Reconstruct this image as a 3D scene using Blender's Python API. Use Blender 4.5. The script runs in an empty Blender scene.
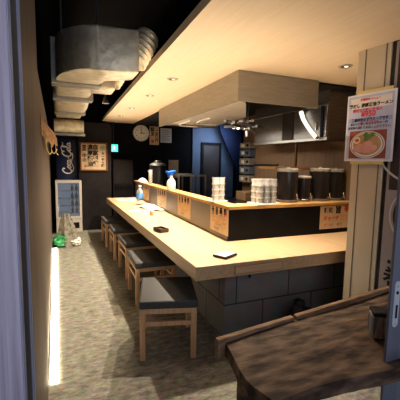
import bpy, bmesh, math, random
from mathutils import Vector, Matrix
random.seed(7)
S = bpy.context.scene
C = S.collection
PI = math.pi
R = math.radians

# ------------------------------------------------------------------ materials
MATS = {}
def mat(name, col, rough=0.6, metal=0.0, col2=None, scale=8.0, stretch=(1, 1, 1), detail=4.0,
        bump=0.0, emit=None, emit_s=0.0, trans=0.0, alpha=1.0, spec=0.5, lo=0.35, hi=0.65, ior=1.45):
    if name in MATS:
        return MATS[name]
    m = bpy.data.materials.new(name)
    m.use_nodes = True
    nt = m.node_tree
    b = nt.nodes['Principled BSDF']
    b.inputs['Base Color'].default_value = (*col, 1)
    b.inputs['Roughness'].default_value = rough
    b.inputs['Metallic'].default_value = metal
    b.inputs['Specular IOR Level'].default_value = spec
    b.inputs['IOR'].default_value = ior
    if trans: b.inputs['Transmission Weight'].default_value = trans
    if alpha < 1: b.inputs['Alpha'].default_value = alpha
    if emit:
        b.inputs['Emission Color'].default_value = (*emit, 1)
        b.inputs['Emission Strength'].default_value = emit_s
    if col2 or bump:
        tc = nt.nodes.new('ShaderNodeTexCoord')
        mp = nt.nodes.new('ShaderNodeMapping'); mp.inputs['Scale'].default_value = stretch
        nz = nt.nodes.new('ShaderNodeTexNoise')
        nz.inputs['Scale'].default_value = scale; nz.inputs['Detail'].default_value = detail
        nt.links.new(tc.outputs['Object'], mp.inputs['Vector'])
        nt.links.new(mp.outputs['Vector'], nz.inputs['Vector'])
        if col2:
            rp = nt.nodes.new('ShaderNodeValToRGB')
            rp.color_ramp.elements[0].position = lo; rp.color_ramp.elements[1].position = hi
            rp.color_ramp.elements[0].color = (*col, 1); rp.color_ramp.elements[1].color = (*col2, 1)
            nt.links.new(nz.outputs['Fac'], rp.inputs['Fac'])
            nt.links.new(rp.outputs['Color'], b.inputs['Base Color'])
        if bump:
            bp = nt.nodes.new('ShaderNodeBump'); bp.inputs['Strength'].default_value = bump
            bp.inputs['Distance'].default_value = 0.02
            nt.links.new(nz.outputs['Fac'], bp.inputs['Height'])
            nt.links.new(bp.outputs['Normal'], b.inputs['Normal'])
    MATS[name] = m
    return m

ASH_Y = mat('ash wood grain along the counter', (.50, .345, .205), .4, col2=(.58, .42, .26), scale=6, stretch=(9, .5, 9), bump=.03)
ASH_X = mat('ash wood grain across', (.56, .385, .235), .42, col2=(.65, .47, .30), scale=6, stretch=(.5, 9, 9), bump=.03)
LEDGE = mat('golden ledge wood', (.44, .255, .09), .4, col2=(.54, .33, .135), scale=7, stretch=(2, 2, 9), bump=.03)
STOOLW = mat('pale stool wood', (.60, .38, .21), .5, col2=(.70, .47, .28), scale=9, stretch=(6, 6, .7))
VINYL = mat('black vinyl', (.075, .079, .085), .5, col2=(.095, .099, .105), scale=60, bump=.05, spec=.22)
CEILW = mat('cream wood ceiling', (.80, .66, .48), .55, col2=(.84, .71, .53), scale=4, stretch=(12, .6, 6))
SOFF = mat('beige brushed cladding', (.31, .28, .225), .42, col2=(.36, .325, .26), scale=7, stretch=(1, 1, 10), metal=.25)
PANB = mat('near black counter panel', (.013, .013, .014), .6, col2=(.018, .018, .019), scale=3, spec=.15)
BLACKP = mat('black paint', (.004, .004, .006), .8, col2=(.007, .007, .009), scale=3, spec=.25)
DARKG = mat('dark grey plaster', (.026, .024, .026), .85, col2=(.036, .033, .035), scale=5, bump=.05, spec=.2)
CHAR = mat('charcoal board', (.014, .0135, .015), .7, col2=(.02, .019, .02), scale=6, spec=.2)
WALLBR = mat('brown grey wall board', (.105, .085, .07), .55, col2=(.15, .122, .10), scale=5, stretch=(3, 3, .35), bump=.05)
KITW = mat('brown kitchen panelling', (.27, .18, .115), .6, col2=(.33, .225, .15), scale=5, stretch=(6, 6, .6))
STEEL = mat('brushed steel', (.45, .44, .42), .32, 1.0, col2=(.55, .54, .51), scale=10, stretch=(1, 1, 14))
DSTEEL = mat('dull dark steel', (.26, .255, .25), .35, .8, col2=(.34, .335, .33), scale=10, stretch=(1, 1, 14))
BSTEEL = mat('bright satin steel', (.75, .74, .70), .45, .6, col2=(.82, .8, .76), scale=8)
FOIL = mat('galvanised duct metal', (.55, .50, .38), .4, .45, col2=(.72, .66, .52), scale=14, bump=.25)
FLANGE = mat('grey duct flange', (.34, .335, .31), .4, .6, col2=(.42, .41, .38), scale=20)
PARTG = mat('grey counter panel', (.19, .187, .178), .42, .25, col2=(.215, .21, .20), scale=3)
PAPER = mat('cream menu paper', (.60, .47, .32), .8, col2=(.68, .55, .39), scale=9)
WPAPER = mat('white paper', (.86, .84, .80), .8, col2=(.8, .78, .75), scale=14)
INK = mat('black ink', (.02, .018, .018), .8, col2=(.03, .025, .025), scale=20)
REDINK = mat('red ink', (.62, .05, .04), .8, col2=(.7, .07, .05), scale=20)
GREENINK = mat('green ink', (.05, .35, .16), .8, col2=(.07, .4, .2), scale=20)
OCHRE = mat('ochre print', (.62, .36, .16), .8, col2=(.72, .48, .25), scale=30)
LGREY = mat('pale grey print', (.55, .52, .52), .8, col2=(.6, .58, .58), scale=20)
BLACKPL = mat('black plastic', (.012, .012, .014), .3, col2=(.018, .018, .02), scale=30)
TEA = mat('dark tea in the jar', (.024, .021, .020), .18, col2=(.034, .029, .027), scale=4)
GLASSL = mat('greyish clear lid', (.36, .34, .30), .15, col2=(.5, .47, .42), scale=12, alpha=.8)
CHROME = mat('chrome', (.8, .8, .8), .15, 1.0, col2=(.85, .85, .85), scale=10)
CLEARP = mat('clear plastic', (.92, .94, .95), .08, col2=(.95, .96, .97), scale=10, trans=.85, ior=1.3)
CUPPL = mat('frosted clear tumbler', (.62, .62, .60), .25, col2=(.70, .70, .67), scale=30, alpha=.42)
CUPRIM = mat('pale tumbler rim', (.55, .55, .52), .3, col2=(.62, .62, .58), scale=30, alpha=.6)
WHITEPL = mat('white plastic', (.82, .80, .76), .35, col2=(.86, .84, .80), scale=20)
BLUEPL = mat('blue plastic', (.02, .14, .62), .35, col2=(.03, .18, .7), scale=20)
BLUELAB = mat('blue bottle label', (.10, .30, .72), .5, col2=(.16, .38, .8), scale=30)
PINK = mat('pink cloth', (.72, .52, .62), .9, col2=(.8, .6, .7), scale=30, bump=.2)
CLOTH = mat('white cotton', (.82, .82, .80), .9, col2=(.88, .88, .86), scale=40, bump=.2)
NAVY = mat('navy cooler enamel', (.012, .022, .075), .35, col2=(.016, .028, .09), scale=3)
FRIDGE = mat('white fridge enamel', (.70, .66, .60), .45, col2=(.74, .70, .64), scale=6)
GLASS = mat('fridge glass', (.5, .58, .68), .05, col2=(.55, .62, .7), scale=2, trans=.8, alpha=.55)
FRIN = mat('fridge interior', (.30, .36, .45), .5, col2=(.36, .42, .52), scale=3, emit=(.45, .55, .75), emit_s=.25)
BROWNW = mat('brown picture frame wood', (.17, .075, .028), .5, col2=(.22, .1, .04), scale=8, stretch=(5, 5, 1))
TAPE = mat('yellow paper tape', (.72, .56, .22), .7, col2=(.78, .63, .3), scale=20)
CREAMP = mat('cream painted jamb', (.56, .49, .37), .5, col2=(.61, .53, .41), scale=3)
JLINE = mat('jamb groove', (.16, .13, .10), .7, col2=(.2, .16, .12), scale=9)
BOARD = mat('rough old board', (.045, .026, .017), .75, col2=(.26, .17, .11), scale=5, stretch=(1.3, 4, 4), bump=.7, detail=10, lo=.38, hi=.74)
BOARDE = mat('worn board edge', (.20, .12, .07), .75, col2=(.34, .22, .13), scale=9, stretch=(1, 5, 5), bump=.5, detail=8)
STUMPW = mat('split wood face', (.24, .15, .10), .8, col2=(.60, .44, .34), scale=9, stretch=(6, 6, .8), bump=.7, detail=8)
STUMPG = mat('weathered grey face', (.14, .14, .17), .85, col2=(.26, .26, .30), scale=9, stretch=(5, 5, .8), bump=.5)
STUMPT = mat('blackened top', (.015, .016, .022), .7, col2=(.03, .03, .038), scale=15, bump=.4)
POSTG = mat('weathered lavender grey wood', (.34, .30, .36), .8, col2=(.56, .50, .58), scale=9, stretch=(7, 7, .35), bump=.4, detail=6)
POSTE = mat('blue grey door edge', (.30, .34, .50), .5, col2=(.36, .40, .56), scale=6, stretch=(4, 4, .5))
STILEM = mat('grey aluminium stile', (.20, .21, .26), .4, .35, col2=(.24, .25, .3), scale=6, stretch=(6, 6, .4))
PLATEM = mat('satin white strike plate', (.62, .64, .70), .35, .3, col2=(.68, .7, .75), scale=30)
PANELG = mat('lilac grey sign panel', (.33, .29, .28), .6, col2=(.37, .33, .32), scale=3)
PANELD = mat('dark sign print', (.035, .028, .032), .6, col2=(.07, .05, .05), scale=5)
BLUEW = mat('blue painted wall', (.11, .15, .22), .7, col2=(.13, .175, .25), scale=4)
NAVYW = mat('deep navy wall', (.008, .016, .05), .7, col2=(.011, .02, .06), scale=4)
DOORBR = mat('dark brown door', (.055, .046, .042), .5, col2=(.07, .06, .055), scale=4)
TAN = mat('tan board', (.34, .22, .12), .7, col2=(.42, .28, .16), scale=6)
TORN = mat('torn brown paper', (.30, .18, .10), .9, col2=(.52, .36, .22), scale=22, bump=.3)
PVC = mat('green plastic bag', (.04, .30, .12), .35, col2=(.10, .48, .22), scale=14, bump=.5)
FILM = mat('clear crinkled film', (.30, .28, .23), .25, col2=(.62, .58, .50), scale=18, bump=.8, trans=.35, alpha=.75)
LAMPW = mat('warm led diffuser', (1, .95, .85), .5, emit=(1, .86, .60), emit_s=9, col2=(1, .97, .9), scale=3)
REFLM = mat('glowing hood reflection', (1, 1, 1), .4, emit=(1, .90, .74), emit_s=1.5, col2=(.97, .97, .97), scale=3)  # emission stands in for a light mirrored in the steel hood
EXITM = mat('lit exit sign face', (.05, .55, .48), .5, emit=(.10, .85, .72), emit_s=1.1, col2=(.06, .6, .5), scale=3)
EXITW = mat('lit exit pictogram', (.9, 1, .97), .5, emit=(.7, 1, .95), emit_s=1.4, col2=(.9, .98, .95), scale=3)
DLIGHT = mat('downlight glow', (1, .9, .7), .5, emit=(1, .80, .5), emit_s=2.0, col2=(1, .92, .75), scale=3)
SALT = mat('orange spice', (.62, .30, .12), .6, col2=(.75, .42, .2), scale=40)
BOXB = mat('blue grey enamel', (.16, .19, .25), .5, col2=(.19, .22, .28), scale=8)
BOXC = mat('beige enamel', (.36, .32, .26), .5, col2=(.4, .36, .3), scale=8)
CLOCKF = mat('clock face', (.80, .78, .72), .5, col2=(.83, .81, .75), scale=5)
CLOCKR = mat('clock rim', (.5, .48, .45), .35, col2=(.55, .53, .5), scale=5)
POSTERB = mat('lilac blue poster print', (.50, .52, .70), .45, col2=(.58, .60, .76), scale=5)
POSTERW = mat('white poster border', (.74, .74, .80), .45, col2=(.78, .78, .83), scale=5)
POSTERBL = mat('blue poster band', (.33, .40, .66), .45, col2=(.37, .44, .7), scale=5)
POSTERC = mat('cream poster title band', (.80, .74, .70), .45, col2=(.83, .77, .73), scale=5)
PRED = mat('pinkish red print', (.75, .06, .10), .5, col2=(.8, .1, .13), scale=9)
TABLEW = mat('table in the photo print', (.28, .08, .05), .5, col2=(.36, .12, .07), scale=9)
BOWLW = mat('bowl print', (.78, .76, .76), .45, col2=(.83, .8, .8), scale=9)
SOUP = mat('soup print', (.50, .30, .17), .45, col2=(.58, .38, .22), scale=12)
MEATP = mat('pork slice print', (.66, .34, .30), .5, col2=(.76, .46, .40), scale=18)
SCAL = mat('spring onion print', (.09, .20, .05), .5, col2=(.17, .30, .08), scale=40)
EGGW = mat('egg white print', (.85, .74, .58), .5, col2=(.88, .78, .62), scale=9)
EGGY = mat('egg yolk print', (.75, .16, .04), .5, col2=(.8, .22, .06), scale=9)
BAGB = mat('black nylon', (.012, .012, .016), .5, col2=(.022, .022, .028), scale=12, bump=.5)

def floor_material():
    m = bpy.data.materials.new('streaked concrete floor'); m.use_nodes = True
    nt = m.node_tree; b = nt.nodes['Principled BSDF']
    b.inputs['Roughness'].default_value = .75
    tc = nt.nodes.new('ShaderNodeTexCoord')
    mp = nt.nodes.new('ShaderNodeMapping'); mp.inputs['Scale'].default_value = (1.8, 4.2, 1); mp.inputs['Rotation'].default_value = (0, 0, R(9))
    n1 = nt.nodes.new('ShaderNodeTexNoise'); n1.inputs['Scale'].default_value = 6.0; n1.inputs['Detail'].default_value = 12; n1.inputs['Roughness'].default_value = .78
    n2 = nt.nodes.new('ShaderNodeTexNoise'); n2.inputs['Scale'].default_value = 14; n2.inputs['Detail'].default_value = 6
    rp = nt.nodes.new('ShaderNodeValToRGB')
    e = rp.color_ramp.elements
    e[0].position = .36; e[0].color = (.15, .148, .125, 1)
    e[1].position = .64; e[1].color = (.55, .54, .46, 1)
    mx = nt.nodes.new('ShaderNodeMix'); mx.data_type = 'RGBA'; mx.blend_type = 'MULTIPLY'; mx.inputs['Factor'].default_value = .45
    bp = nt.nodes.new('ShaderNodeBump'); bp.inputs['Strength'].default_value = .35; bp.inputs['Distance'].default_value = .01
    L = nt.links.new
    L(tc.outputs['Object'], mp.inputs['Vector']); L(mp.outputs['Vector'], n1.inputs['Vector']); L(tc.outputs['Object'], n2.inputs['Vector'])
    L(n1.outputs['Fac'], rp.inputs['Fac']); L(rp.outputs['Color'], mx.inputs['A']); L(n2.outputs['Color'], mx.inputs['B'])
    L(mx.outputs['Result'], b.inputs['Base Color']); L(n1.outputs['Fac'], bp.inputs['Height']); L(bp.outputs['Normal'], b.inputs['Normal'])
    return m
FLOORM = floor_material()

def block_material():
    m = bpy.data.materials.new('grey stone blocks'); m.use_nodes = True
    nt = m.node_tree; b = nt.nodes['Principled BSDF']; b.inputs['Roughness'].default_value = .7
    tc = nt.nodes.new('ShaderNodeTexCoord'); sx = nt.nodes.new('ShaderNodeSeparateXYZ')
    ad = nt.nodes.new('ShaderNodeMath'); ad.operation = 'ADD'
    cb = nt.nodes.new('ShaderNodeCombineXYZ')
    br = nt.nodes.new('ShaderNodeTexBrick')
    br.inputs['Scale'].default_value = 1.0; br.inputs['Brick Width'].default_value = .54; br.inputs['Row Height'].default_value = .3
    br.inputs['Mortar Size'].default_value = .006; br.inputs['Mortar Smooth'].default_value = .3
    br.inputs['Color1'].default_value = (.27, .265, .27, 1); br.inputs['Color2'].default_value = (.32, .315, .315, 1); br.inputs['Mortar'].default_value = (.07, .07, .075, 1)
    nz = nt.nodes.new('ShaderNodeTexNoise'); nz.inputs['Scale'].default_value = 7; nz.inputs['Detail'].default_value = 7
    mx = nt.nodes.new('ShaderNodeMix'); mx.data_type = 'RGBA'; mx.blend_type = 'MULTIPLY'; mx.inputs['Factor'].default_value = .5
    bp = nt.nodes.new('ShaderNodeBump'); bp.inputs['Strength'].default_value = .5; bp.inputs['Distance'].default_value = .01; bp.invert = True
    L = nt.links.new
    L(tc.outputs['Object'], sx.inputs[0]); L(sx.outputs['X'], ad.inputs[0]); L(sx.outputs['Y'], ad.inputs[1])
    L(ad.outputs[0], cb.inputs['X']); L(sx.outputs['Z'], cb.inputs['Y']); L(cb.outputs[0], br.inputs['Vector'])
    L(br.outputs['Color'], mx.inputs['A']); L(nz.outputs['Color'], mx.inputs['B']); L(mx.outputs['Result'], b.inputs['Base Color'])
    L(br.outputs['Fac'], bp.inputs['Height']); L(bp.outputs['Normal'], b.inputs['Normal']); L(tc.outputs['Object'], nz.inputs['Vector'])
    return m
BLOCKM = block_material()

# ------------------------------------------------------------------ mesh helpers
def NB(): return bmesh.new()
def merge(dst, src, M=None):
    me = bpy.data.meshes.new('tmp'); src.to_mesh(me); src.free()
    if M is not None: me.transform(M)
    dst.from_mesh(me); bpy.data.meshes.remove(me)
def box(bm, c, s, bev=0.0, seg=2, rot=None):
    t = NB(); bmesh.ops.create_cube(t, size=1)
    for v in t.verts: v.co = Vector((v.co.x * s[0], v.co.y * s[1], v.co.z * s[2]))
    if bev > 0:
        bmesh.ops.bevel(t, geom=t.edges[:], offset=min(bev, min(s) * .49), segments=seg, profile=.5, affect='EDGES')
    M = Matrix.Translation(c)
    if rot is not None: M = M @ rot
    merge(bm, t, M); return bm
def b2(bm, lo, hi, bev=0.0, seg=2):
    return box(bm, [(a + b) / 2 for a, b in zip(lo, hi)], [b - a for a, b in zip(lo, hi)], bev, seg)
def cyl(bm, p0, p1, r0, r1=None, n=20):
    p0 = Vector(p0); p1 = Vector(p1); d = p1 - p0
    t = NB(); bmesh.ops.create_cone(t, cap_ends=True, segments=n, radius1=r0, radius2=r0 if r1 is None else r1, depth=d.length)
    M = Matrix.Translation((p0 + p1) / 2) @ d.to_track_quat('Z', 'Y').to_matrix().to_4x4()
    merge(bm, t, M); return bm
def lathe(bm, prof, n=24, c=(0, 0, 0), closed=False):
    rings = []
    for r, z in prof:
        rings.append([bm.verts.new((c[0] + r * math.cos(2 * PI * i / n), c[1] + r * math.sin(2 * PI * i / n), c[2] + z)) for i in range(n)])
    for a, b in zip(rings, rings[1:]):
        for i in range(n): bm.faces.new((a[i], a[(i + 1) % n], b[(i + 1) % n], b[i]))
    if closed:
        for i in range(n): bm.faces.new((rings[-1][i], rings[-1][(i + 1) % n], rings[0][(i + 1) % n], rings[0][i]))
    else:
        bm.faces.new(rings[0][::-1]); bm.faces.new(rings[-1])
    return bm
def tube(bm, pts, r, n=8):
    pts = [Vector(p) for p in pts]; rings = []
    for i, p in enumerate(pts):
        d = (pts[min(i + 1, len(pts) - 1)] - pts[max(i - 1, 0)]).normalized()
        q = d.to_track_quat('Z', 'Y')
        rr = r[i] if isinstance(r, (list, tuple)) else r
        rings.append([bm.verts.new(p + q @ Vector((rr * math.cos(2 * PI * k / n), rr * math.sin(2 * PI * k / n), 0))) for k in range(n)])
    for a, b in zip(rings, rings[1:]):
        for k in range(n): bm.faces.new((a[k], a[(k + 1) % n], b[(k + 1) % n], b[k]))
    bm.faces.new(rings[0][::-1]); bm.faces.new(rings[-1])
    return bm
def prism(bm, poly, z0, z1, bev=0.0):
    t = NB()
    lo = [t.verts.new((x, y, z0)) for x, y in poly]; hi = [t.verts.new((x, y, z1)) for x, y in poly]
    n = len(poly)
    t.faces.new(lo[::-1]); t.faces.new(hi)
    for i in range(n): t.faces.new((lo[i], lo[(i + 1) % n], hi[(i + 1) % n], hi[i]))
    if bev: bmesh.ops.bevel(t, geom=t.edges[:], offset=bev, segments=2, profile=.5, affect='EDGES')
    bmesh.ops.recalc_face_normals(t, faces=t.faces[:])
    merge(bm, t); return bm
def smooth_path(pts, k=6):
    P = [Vector(p) for p in pts]; out = []
    for i in range(len(P) - 1):
        p0 = P[max(i - 1, 0)]; p1 = P[i]; p2 = P[i + 1]; p3 = P[min(i + 2, len(P) - 1)]
        for j in range(k):
            t = j / k
            out.append(.5 * ((2 * p1) + (p2 - p0) * t + (2 * p0 - 5 * p1 + 4 * p2 - p3) * t * t + (3 * p1 - p0 - 3 * p2 + p3) * t ** 3))
    out.append(P[-1]); return out

def obj(name, bm, m, parent=None, smooth=False, label=None):
    bmesh.ops.recalc_face_normals(bm, faces=bm.faces[:])
    me = bpy.data.meshes.new(name); bm.to_mesh(me); bm.free()
    me.materials.append(m)
    if smooth:
        me.shade_smooth()
        try: me.set_sharp_from_angle(angle=R(38))
        except Exception: pass
    o = bpy.data.objects.new(name, me); C.objects.link(o)
    if parent: o.parent = parent
    if label: o['label'] = label
    return o
def thing(name, label, cat, loc=(0, 0, 0), rotz=0.0, group=None, rot=None):
    o = bpy.data.objects.new(name, None); C.objects.link(o)
    o.empty_display_size = .05
    o.location = loc; o.rotation_euler = rot if rot else (0, 0, rotz)
    o['label'] = label; o['category'] = cat
    if group: o['group'] = group
    return o
def tag(o, label, cat, group=None):
    o['label'] = label; o['category'] = cat
    if group: o['group'] = group
    return o
def struct(name, bm, m, parent=None, smooth=False):
    o = obj(name, bm, m, parent, smooth)
    if not parent: o['kind'] = 'structure'
    return o
def dup(root, loc, rotz=0.0, label=None, group=None):
    r = root.copy(); C.objects.link(r); r.location = loc; r.rotation_euler = (0, 0, rotz)
    if label: r['label'] = label
    if group: r['group'] = group
    for ch in list(root.children):
        c = ch.copy(); C.objects.link(c); c.parent = r
        for g in list(ch.children):
            d = g.copy(); C.objects.link(d); d.parent = c
    return r
# writing: flat letter meshes lying in local x (right) / y (up), z out of the paper
def text_bm(body, size, x, y, z=0.0, bold=0.0, align='CENTER', shear=0.0, rot=0.0, sx=1.0):
    cu = bpy.data.curves.new('letters', 'FONT'); cu.body = body; cu.size = size; cu.align_x = align; cu.align_y = 'CENTER'
    cu.offset = bold; cu.shear = shear; cu.resolution_u = 2
    o = bpy.data.objects.new('letters', cu); C.objects.link(o)
    bpy.context.view_layer.update()
    me = bpy.data.meshes.new_from_object(o.evaluated_get(bpy.context.evaluated_depsgraph_get()))
    bpy.data.objects.remove(o); bpy.data.curves.remove(cu)
    me.transform(Matrix.Translation((x, y, z)) @ Matrix.Rotation(rot, 4, 'Z') @ Matrix.Diagonal((sx, 1, 1, 1)))
    t = NB(); t.from_mesh(me); bpy.data.meshes.remove(me); return t
def put(bm, t): 
    me = bpy.data.meshes.new('tmp'); t.to_mesh(me); t.free(); bm.from_mesh(me); bpy.data.meshes.remove(me)
def vtext(bm, body, size, x, ytop, z, bold=0.0, step=1.02):
    for i, ch in enumerate(body):
        put(bm, text_bm(ch, size, x, ytop - size * step * (i + .5), z, bold))
def quad(bm, x0, y0, x1, y1, z):
    v = [bm.verts.new(p) for p in ((x0, y0, z), (x1, y0, z), (x1, y1, z), (x0, y1, z))]; bm.faces.new(v)
def disc(bm, cx, cy, rx, ry, z, n=32):
    bm.faces.new([bm.verts.new((cx + rx * math.cos(2 * PI * i / n), cy + ry * math.sin(2 * PI * i / n), z)) for i in range(n)])
def ring(bm, cx, cy, r0, r1, z, a0=0, a1=2 * PI, n=40, sy=1.0):
    a = []; b = []
    for i in range(n + 1):
        t = a0 + (a1 - a0) * i / n
        a.append(bm.verts.new((cx + r0 * math.cos(t), cy + r0 * sy * math.sin(t), z))); b.append(bm.verts.new((cx + r1 * math.cos(t), cy + r1 * sy * math.sin(t), z)))
    for i in range(n): bm.faces.new((a[i], a[i + 1], b[i + 1], b[i]))
FACE_S = (PI / 2, 0, 0)           # paper facing -Y
FACE_W = (PI / 2, 0, -PI / 2)     # paper facing -X: local x runs toward -Y

# ------------------------------------------------------------------ the setting
bm = NB(); b2(bm, (-.6, .2, -.1), (4.2, 8.3, 0)); struct('floor', bm, FLOORM)
bm = NB(); b2(bm, (-.7, .2, 2.95), (4.3, 8.4, 3.05)); struct('ceiling', bm, BLACKP)
# the cream wooden ceiling, lower than the black one and open along the left
bm = NB(); prism(bm, [(.74, .9), (3.3, .9), (3.3, 7.75), (.865, 7.75)], 2.34, 2.40)
struct('trim_1', bm, CEILW)
# soffit band hanging from it round the kitchen hood
bm = NB()
b2(bm, (1.522, 2.787, 2.065), (1.547, 5.45, 2.338)); b2(bm, (1.547, 2.787, 2.065), (2.45, 2.812, 2.338))
struct('trim_2', bm, SOFF)
bm = NB(); prism(bm, [(1.56, 2.83), (3.1, 2.83), (3.1, 7.7), (1.56, 7.7)], 2.315, 2.338); struct('trim_8', bm, DARKG)
# left wall, nearly in line with the viewer, and the black void above it
def wx(y): return -.085 - .0132 * y
bm = NB(); prism(bm, [(wx(2.2), 2.2), (wx(8.0), 8.0), (-.5, 8.0), (-.5, 2.2)], 0, 2.075)
struct('wall_left', bm, WALLBR)
bm = NB(); b2(bm, (-.62, .2, 0), (-.5, 8.2, 2.95)); struct('wall_side', bm, BLACKP)
bm = NB(); b2(bm, (-.6, 7.9, 0), (4.3, 8.1, 2.95)); struct('wall_far', bm, BLACKP)
bm = NB(); b2(bm, (3.12, 2.0, 0), (3.3, 5.45, 2.34)); struct('wall_right', bm, KITW)
bm = NB(); b2(bm, (4.2, 5.2, 0), (4.35, 8.1, 2.95)); struct('wall_kitchen', bm, BLACKP)
bm = NB(); b2(bm, (3.3, 5.3, 0), (4.3, 5.45, 2.34)); struct('wall_recess', bm, BLACKP)
bm = NB(); b2(bm, (2.2, 1.9, 0), (3.3, 2.05, 2.34)); struct('wall_front', bm, DARKG)
# grey column at the far left with a rounded upper corner
bm = NB()
poly = [(.36, 0), (1.02, 0), (1.03, 1.6), (1.045, 2.05)]
for i in range(7):
    a = i / 6 * PI / 2; poly.append((.965 + .08 * math.cos(a), 2.13 + .16 * math.sin(a)))
poly += [(.36, 2.29)]
t = NB(); prism(t, poly, 0, .4)
merge(bm, t, Matrix.Translation((0, 7.9, 0)) @ Matrix.Rotation(PI / 2, 4, 'X'))
struct('trim_3', bm, DARKG)
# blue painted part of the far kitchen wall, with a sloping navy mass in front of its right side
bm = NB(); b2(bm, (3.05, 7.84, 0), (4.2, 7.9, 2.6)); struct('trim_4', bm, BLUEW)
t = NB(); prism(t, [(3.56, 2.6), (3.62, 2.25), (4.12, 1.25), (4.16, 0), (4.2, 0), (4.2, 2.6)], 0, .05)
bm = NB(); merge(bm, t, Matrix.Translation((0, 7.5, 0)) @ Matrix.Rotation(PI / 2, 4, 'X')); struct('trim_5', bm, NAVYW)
# door in the blue wall
bm = NB(); b2(bm, (3.33, 7.80, 0), (3.76, 7.838, 1.92), .004); d3 = struct('door_3', bm, DOORBR)
bm = NB(); b2(bm, (3.27, 7.79, 0), (3.33, 7.838, 1.99)); b2(bm, (3.76, 7.79, 0), (3.82, 7.838, 1.99)); b2(bm, (3.33, 7.79, 1.92), (3.76, 7.838, 1.99)); struct('door_frame', bm, CHAR, d3)
bm = NB(); cyl(bm, (3.70, 7.80, 1.0), (3.70, 7.76, 1.0), .012); cyl(bm, (3.70, 7.765, 1.0), (3.62, 7.765, 1.0), .01); struct('door_handle', bm, DSTEEL, d3)

# the old sliding door at the viewer's left: near post, door edge, board lining
bm = NB(); b2(bm, (-.40, .415, -.0), (-.0465, .445, 2.6), .001); d1 = struct('door_1', bm, POSTG)
bm = NB(); b2(bm, (-.0465, .418, 0), (-.0455, .442, 2.6)); struct('door_edge', bm, POSTE, d1)
bm = NB(); b2(bm, (-.22, .75, 0), (-.068, .80, 2.6), .002); d1b = struct('door_2', bm, WALLBR)
bm = NB(); b2(bm, (-.068, .755, 0), (-.0665, .768, 2.6)); b2(bm, (-.068, .783, 0), (-.0655, .80, 2.6)); struct('door_rail', bm, POSTE, d1b)
bm = NB(); b2(bm, (-.20, .95, 0), (-.109, 2.3, 2.6), .002); struct('trim_6', bm, WALLBR)

# window jamb at the right, its cream face turned to the left
JR = R(7)
jamb = bpy.data.objects.new('trim_7', None); C.objects.link(jamb); jamb['kind'] = 'structure'
jamb.location = (2.09, 2.0, 0); jamb.rotation_euler = (0, 0, JR)
bm = NB(); b2(bm, (0, -.285, 0), (.12, -.028, 2.34), .004); struct('jamb_board', bm, CREAMP, jamb)
bm = NB(); b2(bm, (-.004, -.252, 0), (.001, -.247, 2.34)); b2(bm, (-.004, -.095, 0), (.001, -.090, 2.34)); struct('groove', bm, JLINE, jamb)
bm = NB(); b2(bm, (.0, -.325, 0), (.12, -.292, 2.34), .003); struct('dark_edge', bm, BLACKPL, jamb)
# right hand door stile near the viewer
bm = NB(); b2(bm, (1.216, .90, 0), (1.40, .914, 2.34), .003); d2 = struct('door_4', bm, STILEM)
bm = NB()
pts = []
for i in range(9):
    a = PI * i / 8; pts.append((.016 * math.cos(a), .082 + .016 * math.sin(a)))
for i in range(9):
    a = PI + PI * i / 8; pts.append((.016 * math.cos(a), -.082 + .016 * math.sin(a)))
t = NB(); prism(t, pts, 0, .003)
merge(bm, t, Matrix.Translation((1.248, .901, .938)) @ Matrix.Rotation(PI / 2, 4, 'X'))
sp = struct('strike_plate', bm, PLATEM, d2)
bm = NB(); b2(bm, (1.245, .895, .88), (1.253, .8985, .935)); cyl(bm, (1.248, .8985, .987), (1.248, .8965, .987), .007); struct('keyhole', bm, BLACKPL, sp)
bm = NB(); cyl(bm, (1.248, .8985, 1.014), (1.248, .8965, 1.014), .0045); cyl(bm, (1.248, .8985, .856), (1.248, .8965, .856), .0045); struct('screw', bm, CHROME, sp)

# ------------------------------------------------------------------ counter
ct = thing('ramen_counter', 'long L-shaped pale ash counter on grey stone block base', 'counter', (0, 0, 0))
bm = NB(); prism(bm, [(.89, 2.19), (3.1, 2.19), (3.1, 2.83), (1.482, 2.83), (1.482, 7.05), (.86, 7.05)], .633, .74, .004)
obj('countertop', bm, ASH_Y, ct)
bm = NB(); prism(bm, [(1.25, 2.42), (3.1, 2.42), (3.1, 2.83), (1.48, 2.83), (1.48, 7.0), (1.25, 7.0)], 0, .632)
obj('stone_base', bm, BLOCKM, ct)
bm = NB(); b2(bm, (1.215, 2.184, .652), (1.642, 2.2, .708), .002); dr = obj('drawer', bm, ASH_X, ct)
bm = NB(); b2(bm, (1.211, 2.1885, .706), (1.646, 2.191, .7115)); b2(bm, (1.211, 2.1885, .6485), (1.646, 2.191, .653)); b2(bm, (1.209, 2.1885, .6485), (1.2145, 2.191, .7115)); b2(bm, (1.6425, 2.1885, .6485), (1.648, 2.191, .7115))
obj('drawer_gap', bm, JLINE, dr)
bm = NB(); cyl(bm, (1.36, 2.215, .634), (1.36, 2.215, .612), .006, n=10); cyl(bm, (1.36, 2.215, .615), (1.36, 2.215, .603), .012, n=12); obj('bag_hook', bm, BLACKPL, ct)

pt = thing('counter_partition', 'grey upstand panel behind the counter with golden wooden ledge', 'partition', (0, 0, 0))
bm = NB(); b2(bm, (1.485, 2.855, .742), (1.51, 7.2, 1.048)); obj('side_panel', bm, PARTG, pt)
bm = NB(); b2(bm, (1.485, 2.832, .742), (3.1, 2.855, 1.048)); obj('front_panel', bm, PANB, pt, label='near black front panel')
bm = NB(); prism(bm, [(1.472, 2.818), (3.1, 2.818), (3.1, 3.18), (2.06, 3.18), (2.06, 3.01), (1.63, 3.01), (1.63, 7.28), (1.472, 7.28)], 1.049, 1.083, .004)
obj('ledge_board', bm, LEDGE, pt)

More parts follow.
